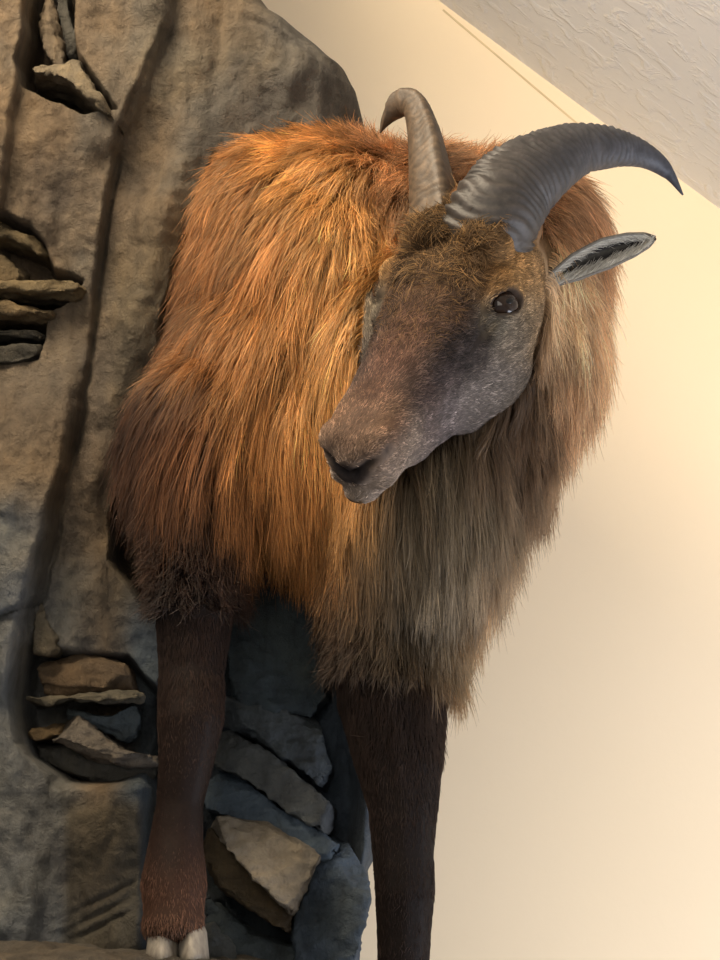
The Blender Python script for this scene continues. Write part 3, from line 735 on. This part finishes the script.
# ------------------------------------------------------------------ hooves
M_HOOF = None
def hoof_mat():
    m, nt, b = new_mat('hoof_horn'); v_ = obj_vec(nt, (1, 1, .25)); n_ = noise(nt, 140, 4, .6, v_)
    r = ramp(nt, n_.outputs[0], [(.3, (.11, .09, .07)), (.7, (.27, .235, .185))]); nt.links.new(r.outputs[0], b.inputs['Base Color'])
    b.inputs['Roughness'].default_value = .45; bump(nt, b, n_.outputs[0], .3, .001); return m
M_HOOF = hoof_mat()
def hoof(cx, top, bot, Y, w, sgn):
    secs = [(0, .0095, .012), (.3, .0145, .0195), (.7, .0155, .023), (1, .0165, .026)]
    V = []; ns = 24; T = at(cx, top, Y); Bt = at(cx + sgn * 1.5, bot, Y - .012)
    for t, rx, ry in secs:
        c_ = T.lerp(Bt, t)
        for k_ in range(ns):
            th = 2 * math.pi * k_ / ns; cs, sn = math.cos(th), math.sin(th)
            x = rx * w * cs; y = ry * sn
            if sn < 0: x *= (1 - .35 * (-sn) ** 2)          # pointed towards the toe
            if cs * sgn < 0: x *= .8                        # flat inner side
            V.append((c_.x + x, c_.y + y, c_.z))
    bm = bmesh.new(); vs = [bm.verts.new(p) for p in V]
    for i in range(len(secs) - 1):
        for k_ in range(ns):
            bm.faces.new((vs[i * ns + k_], vs[i * ns + (k_ + 1) % ns], vs[(i + 1) * ns + (k_ + 1) % ns], vs[(i + 1) * ns + k_]))
    bm.faces.new(vs[:ns]); bm.faces.new(vs[-ns:][::-1]); bmesh.ops.recalc_face_normals(bm, faces=bm.faces)
    bmesh.ops.bevel(bm, geom=[e_ for e_ in bm.edges if e_.is_boundary or e_.calc_face_angle(0) > .9], offset=.002, segments=2, affect='EDGES')
    me = bpy.data.meshes.new('hoof'); bm.to_mesh(me); bm.free(); me.polygons.foreach_set('use_smooth', [True] * len(me.polygons))
    return link('hoof', me, M_HOOF, tahr)
hoof(165, 918, 966, -.026, 1.12, -1); hoof(191, 918, 966, -.026, 1.05, 1)
hoof(388, 1030, 1075, -.025, 1.0, -1); hoof(416, 1030, 1075, -.025, 1.0, 1)

# ------------------------------------------------------------------ hair
np_tri = None
bvh = BVHTree.FromPolygons([tuple(x) for x in v], [tuple(p.vertices) for p in body_me.polygons])
nf = len(body_me.polygons); fi = np.empty(len(body_me.loops), np.int32); body_me.loops.foreach_get('vertex_index', fi)
quads = fi.reshape(-1, 4) if len(fi) == nf * 4 else None
if quads is None: raise RuntimeError('remesh is expected to give quads')
tris = np.concatenate([quads[:, [0, 1, 2]], quads[:, [0, 2, 3]]])
ar = .5 * np.linalg.norm(np.cross(v[tris[:, 1]] - v[tris[:, 0]], v[tris[:, 2]] - v[tris[:, 0]]), axis=1)
tc = v[tris].mean(1); tn = np.cross(v[tris[:, 1]] - v[tris[:, 0]], v[tris[:, 2]] - v[tris[:, 0]]); tn /= np.linalg.norm(tn, axis=1, keepdims=True) + 1e-12
t_head = hm[tris].mean(1) > .5
tpx, tpy = to_px(tc)
def scatter(weight, count):
    w = ar * weight; w = w / w.sum(); f = RNG.choice(len(tris), count, p=w)
    r1 = np.sqrt(RNG.random(count)); r2 = RNG.random(count)
    A_, B_, C_ = v[tris[f, 0]], v[tris[f, 1]], v[tris[f, 2]]
    P = A_ * (1 - r1)[:, None] + B_ * (r1 * (1 - r2))[:, None] + C_ * (r1 * r2)[:, None]
    nn = n[tris[f]].mean(1); nn /= np.linalg.norm(nn, axis=1, keepdims=True); return P, nn

Rr, Uu, Ff = np.array([1, 0, 0.]), np.array([0, 0, 1.]), np.array([0, 1., 0])
NSTEP = 8
def guides(P, Nn, lift=.22, jit=.18, grav=.55, keep=.004):
    m = len(P); c_ = coat(P); L = c_[:, 2] / 1000 * RNG.uniform(.75, 1.15, m)
    pts = np.zeros((m, NSTEP, 3)); pts[:, 0] = P - Nn * .0015
    cur = P.copy(); nn = Nn.copy(); jr = RNG.normal(0, jit, (m, 3)); tilt = fbm(P, 20, 2, 55)[:, None] * np.array([.35, 0, .1])
    for k in range(1, NSTEP):
        t = k / (NSTEP - 1)
        cc = coat(cur) if k > 1 else c_
        d = cc[:, 0:1] * Rr - cc[:, 1:2] * Uu
        d = d + jr * (1 if k < 4 else .6) + tilt
        d = d - nn * np.clip((d * nn).sum(1, keepdims=True), -9, 9) * (.9 if k < 5 else .4)
        d = d / (np.linalg.norm(d, axis=1, keepdims=True) + 1e-9)
        d = d * (1 - grav * t) + np.array([0, 0, -1.]) * grav * t + nn * lift * (1 - t) * 1.2
        d = d / (np.linalg.norm(d, axis=1, keepdims=True) + 1e-9)
        cur = cur + d * (L / (NSTEP - 1))[:, None]
        for i in range(m):
            co, no, ix, ds = bvh.find_nearest(cur[i], .12)
            if co is None: continue
            q = Vector(cur[i]) - co; side = q.dot(no); nn[i] = no
            mn = keep + .010 * t
            if side < mn:
                cur[i] = np.array(co + no * mn)
        pts[:, k] = cur
    return pts, c_[:, 3:], L

def kd_assign(P, G, k=1):
    kd = KDTree(len(G))
    for i, g in enumerate(G): kd.insert(g, i)
    kd.balance(); return np.array([kd.find(p)[1] for p in P])

def curves_obj(name, pts, rad, col, mat, parent=None):
    m, k = pts.shape[:2]
    cu = bpy.data.hair_curves.new(name); cu.add_curves([k] * m)
    cu.attributes['position'].data.foreach_set('vector', pts.astype(np.float32).ravel())
    ra = cu.attributes.get('radius') or cu.attributes.new('radius', 'FLOAT', 'POINT')
    ra.data.foreach_set('value', rad.astype(np.float32).ravel())
    ca = cu.attributes.new('Col', 'FLOAT_COLOR', 'POINT')
    c4 = np.ones((m, k, 4), np.float32); c4[..., :3] = col if col.ndim == 3 else col[:, None, :]
    ca.data.foreach_set('color', np.clip(c4, 0, 1).ravel())
    cu.materials.append(mat)
    o = bpy.data.objects.new(name, cu); COL.objects.link(o)
    if parent: o.parent = parent
    return o

def fur_long(name, weight, ng, nchild, clump=.72, rad=.00042, **kw):
    gp, gn = scatter(weight, ng); G, gc, gl = guides(gp, gn, **kw)
    cp_, cn = scatter(weight, nchild); ix = kd_assign(cp_, gp)
    cc = coat(cp_); t = np.linspace(0, 1, NSTEP)
    off = cp_ - gp[ix]; rel = G[ix] - G[ix][:, :1]
    ls = RNG.uniform(.55, 1.12, nchild)
    shrink = 1 - clump * RNG.uniform(.5, 1.15, nchild)[:, None] * t[None] ** 1.3
    pts = gp[ix][:, None] + off[:, None] * shrink[..., None] + rel * ls[:, None, None]
    pts[:, 0] -= cn * .002
    fz = RNG.normal(0, 1, (nchild, 3))[:, None] * (t ** 1.6 * .006)[None, :, None]; pts = pts + fz
    wave = np.sin(t[None] * RNG.uniform(3, 9, nchild)[:, None] + RNG.uniform(0, 6.3, nchild)[:, None])[..., None] * (RNG.normal(0, .0014, (nchild, 3)))[:, None] * t[None, :, None]
    pts = pts + wave
    tone = np.exp(RNG.normal(0, .30, nchild) + RNG.normal(0, .26, ng)[ix] + fbm(gp[ix], 55, 2, 3) * .7)
    c3 = cc[:, None, 3:] * tone[:, None, None] * (.62 + .6 * t)[None, :, None]      # paler tips
    r_ = rad * RNG.uniform(.7, 1.2, nchild)[:, None] * (1 - .85 * t[None] ** 2)
    return curves_obj(name, pts, r_, c3, M_HAIR, tahr)

front = sstep(-.55, -.1, -tn[:, 1] + 0) * 1.0
leg_t = ((tpy > 610) & (tpx < 260)) | (tpy > 665)
Lt = coat(tc)[:, 2]
inrock = (tc[:, 1] > .26) & (tpx < 330)
hidden = tn[:, 1] > .75
near = np.zeros(len(tc), bool)
for q, rr in ((at(500, 218, -.085), .056), (at(520, 190, -.07), .044), (at(432, 200, -.09), .040), (at(545, 280, -.03), .016), (at(575, 268, -.03), .016)):
    near |= np.linalg.norm(tc - np.array(q), axis=1) < rr
hcl = np.stack(head_coords(tc), 1); near |= ((np.abs(hcl[:, 1]) < 78) & (hcl[:, 2] > -15) & (hcl[:, 0] > -40)) | ((hcl[:, 0] > 150) & (np.abs(hcl[:, 1]) < 60) & (hcl[:, 2] > -96))
wl = np.where(t_head | leg_t | inrock | hidden | near, 0, 1.0)
left = tpx + (tpy - 480) * .0 < 352
isgrey = (tpx > 352) & (tpy > 400) & ~((tpx > 548) & (tpy < 470)) | ((tpx > 505) & (tpx < 545) & (tpy > 330))
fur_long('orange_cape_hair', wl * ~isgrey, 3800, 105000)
fur_long('grey_chest_hair', wl * isgrey, 800, 44000, clump=.93, lift=.3, rad=.00046)

# short fur of legs
def fur_short_leg():
    w = np.where(leg_t & ~t_head, 1.0, 0); P, Nn = scatter(w, 30000); cc = coat(P)
    d = cc[:, 0:1] * Rr - cc[:, 1:2] * Uu + RNG.normal(0, .22, P.shape)
    d = d - Nn * (d * Nn).sum(1, keepdims=True); d /= np.linalg.norm(d, axis=1, keepdims=True)
    L = cc[:, 2] / 1000 * RNG.uniform(.6, 1.2, len(P)); t = np.linspace(0, 1, 4)
    pts = P[:, None] - Nn[:, None] * .001 + (d + Nn * .25)[:, None] * (L[:, None] * t)[..., None] - Nn[:, None] * ((L[:, None] * t ** 2) * .12)[..., None]
    tone = np.exp(RNG.normal(0, .25, len(P)) + fbm(P, 40, 3, 5) * .5)
    return curves_obj('leg_fur', pts, .00036 * (1 - .8 * t[None] ** 2) * np.ones((len(P), 1)), cc[:, 3:] * tone[:, None], M_FUR, tahr)
fur_short_leg()

def fur_face():
    w = np.where(t_head, 1.0, 0)
    hc = np.stack(head_coords(tc), 1); hmir = np.stack([hc[:, 0], np.abs(hc[:, 1]), hc[:, 2]], 1)
    sock = socket(hmir)
    nz_ = np.minimum(polyd(hmir, NOST) - 1, polyd(hmir, PAD))
    w = w * (sock > 23) * (nz_ > 7.0) * np.where(hc[:, 2] > -60, 1, .6)
    m = 80000; P, Nn = scatter(w, m); hc = np.stack(head_coords(P), 1); a, s, u = hc.T
    fore = (1 - .6 * sstep(90, 150, a) - .4 * sstep(170, 225, a)) * (1 - sstep(34, 52, np.abs(s))) * sstep(-10, 20, u)
    d = -FvN[None] * np.ones((m, 1)) * 1.0 + SvN[None] * (np.sign(s) * .35 * sstep(5, 40, np.abs(s)))[:, None] - UvN[None] * (.45 * sstep(20, 45, np.abs(s)))[:, None]
    swirl = np.stack([fbm(P, 38, 2, 101), fbm(P, 38, 2, 202), fbm(P, 38, 2, 303)], 1) * 3.2
    d = d * (1 - .55 * fore)[:, None] + swirl * (.12 + .88 * fore)[:, None] + RNG.normal(0, .14, P.shape)
    d -= Nn * (d * Nn).sum(1, keepdims=True); d /= np.linalg.norm(d, axis=1, keepdims=True)
    L = (6.5 + 7 * fore - 1.5 * sstep(200, 280, a) + 10 * sstep(60, 20, a) * 0) / 1000 * RNG.uniform(.6, 1.3, m)
    t = np.linspace(0, 1, 5); side = np.cross(Nn, d); cur = RNG.normal(0, 1, m) * (.15 + .7 * fore)
    pts = P[:, None] - Nn[:, None] * .0008 + d[:, None] * (L[:, None] * t)[..., None] + Nn[:, None] * (L[:, None] * (.35 + .4 * fore)[:, None] * (t - .55 * t * t))[..., None] + side[:, None] * ((L * cur)[:, None] * t ** 2)[..., None]
    c_ = face_col(hc); grey = sstep(-.1, .5, fbm(P, 160, 2, 8))[:, None] * (RNG.random(m) < .25)[:, None]
    tone = np.exp(RNG.normal(-.1, .42, m) + fbm(P, 110, 2, 6) * .8)
    c_ = c_ * .66 * tone[:, None] * (1 + .7 * grey)
    # golden tips among the forehead curls
    gold = ((RNG.random(m) < .18) * fore)[:, None]; c_ = c_ * (1 - gold) + lin((136, 104, 66)) * gold
    c3 = c_[:, None] * (.7 + .5 * t)[None, :, None]
    return curves_obj('face_fur', pts, .00042 * (1 - .75 * t[None] ** 2) * np.ones((m, 1)), c3, M_FUR, tahr)
fur_face()

# pale hairs inside the ear and tuft round its base
def ear_hair(EV, bk, seed):
    r = np.random.default_rng(seed); m = 1500; nu, nv = EV.shape[:2]
    i = r.integers(2, nu - 4, m); sd = r.random(m) < .6; j = np.where(sd, r.integers(1, 5, m), r.integers(nv - 5, nv - 1, m))
    P = EV[i, j]; nxt = EV[np.minimum(i + 2, nu - 1), j]; d = nxt - P; d /= np.linalg.norm(d, axis=1, keepdims=True)
    inn = EV[i, nv // 2] - P; inn /= np.linalg.norm(inn, axis=1, keepdims=True) + 1e-9
    L = r.uniform(.006, .014, m); t = np.linspace(0, 1, 4)
    q = d + inn * .5 + r.normal(0, .15, P.shape) - bk * .25
    pts = P[:, None] + q[:, None] * (L[:, None] * t)[..., None] - bk[None, None] * .0015
    c_ = lin((176, 172, 162))[None] * np.exp(r.normal(0, .25, m))[:, None]
    return curves_obj('ear_hair', pts, .0003 * (1 - .7 * t[None] ** 2) * np.ones((m, 1)), c_, M_FUR, None)
h1 = ear_hair(EV1, EB1, 1); h1.parent = E1
h2 = ear_hair(EV2, EB2, 2); h2.parent = E2

# ------------------------------------------------------------------ lights
def area(name, loc, target, size, power, color, size_y=None):
    l = bpy.data.lights.new(name, 'AREA'); l.energy = power; l.color = color; l.size = size
    if size_y: l.shape = 'RECTANGLE'; l.size_y = size_y
    o = bpy.data.objects.new(name, l); COL.objects.link(o); o.location = loc
    o.rotation_euler = (Vector(target) - Vector(loc)).to_track_quat('-Z', 'Y').to_euler(); return o
area('ceiling_lamp', (-.55, -.5, 2.95), (-.05, .1, 1.9), .5, 30, (1.0, .84, .62))
area('front_fill', (-.2, -2.9, 2.6), (.1, .3, 1.9), 1.4, 24, (1.0, .92, .80))  # added soft fill from the camera side, lifts face and wall
area('window_daylight', (1.40, -.40, .98), (.22, .62, 1.45), .9, 31, (.86, .895, 1.0), 1.0)
w = bpy.data.worlds.new('room_ambience'); SC.world = w; w.use_nodes = True
w.node_tree.nodes['Background'].inputs[0].default_value = (.95, .93, .92, 1)
w.node_tree.nodes['Background'].inputs[1].default_value = .42
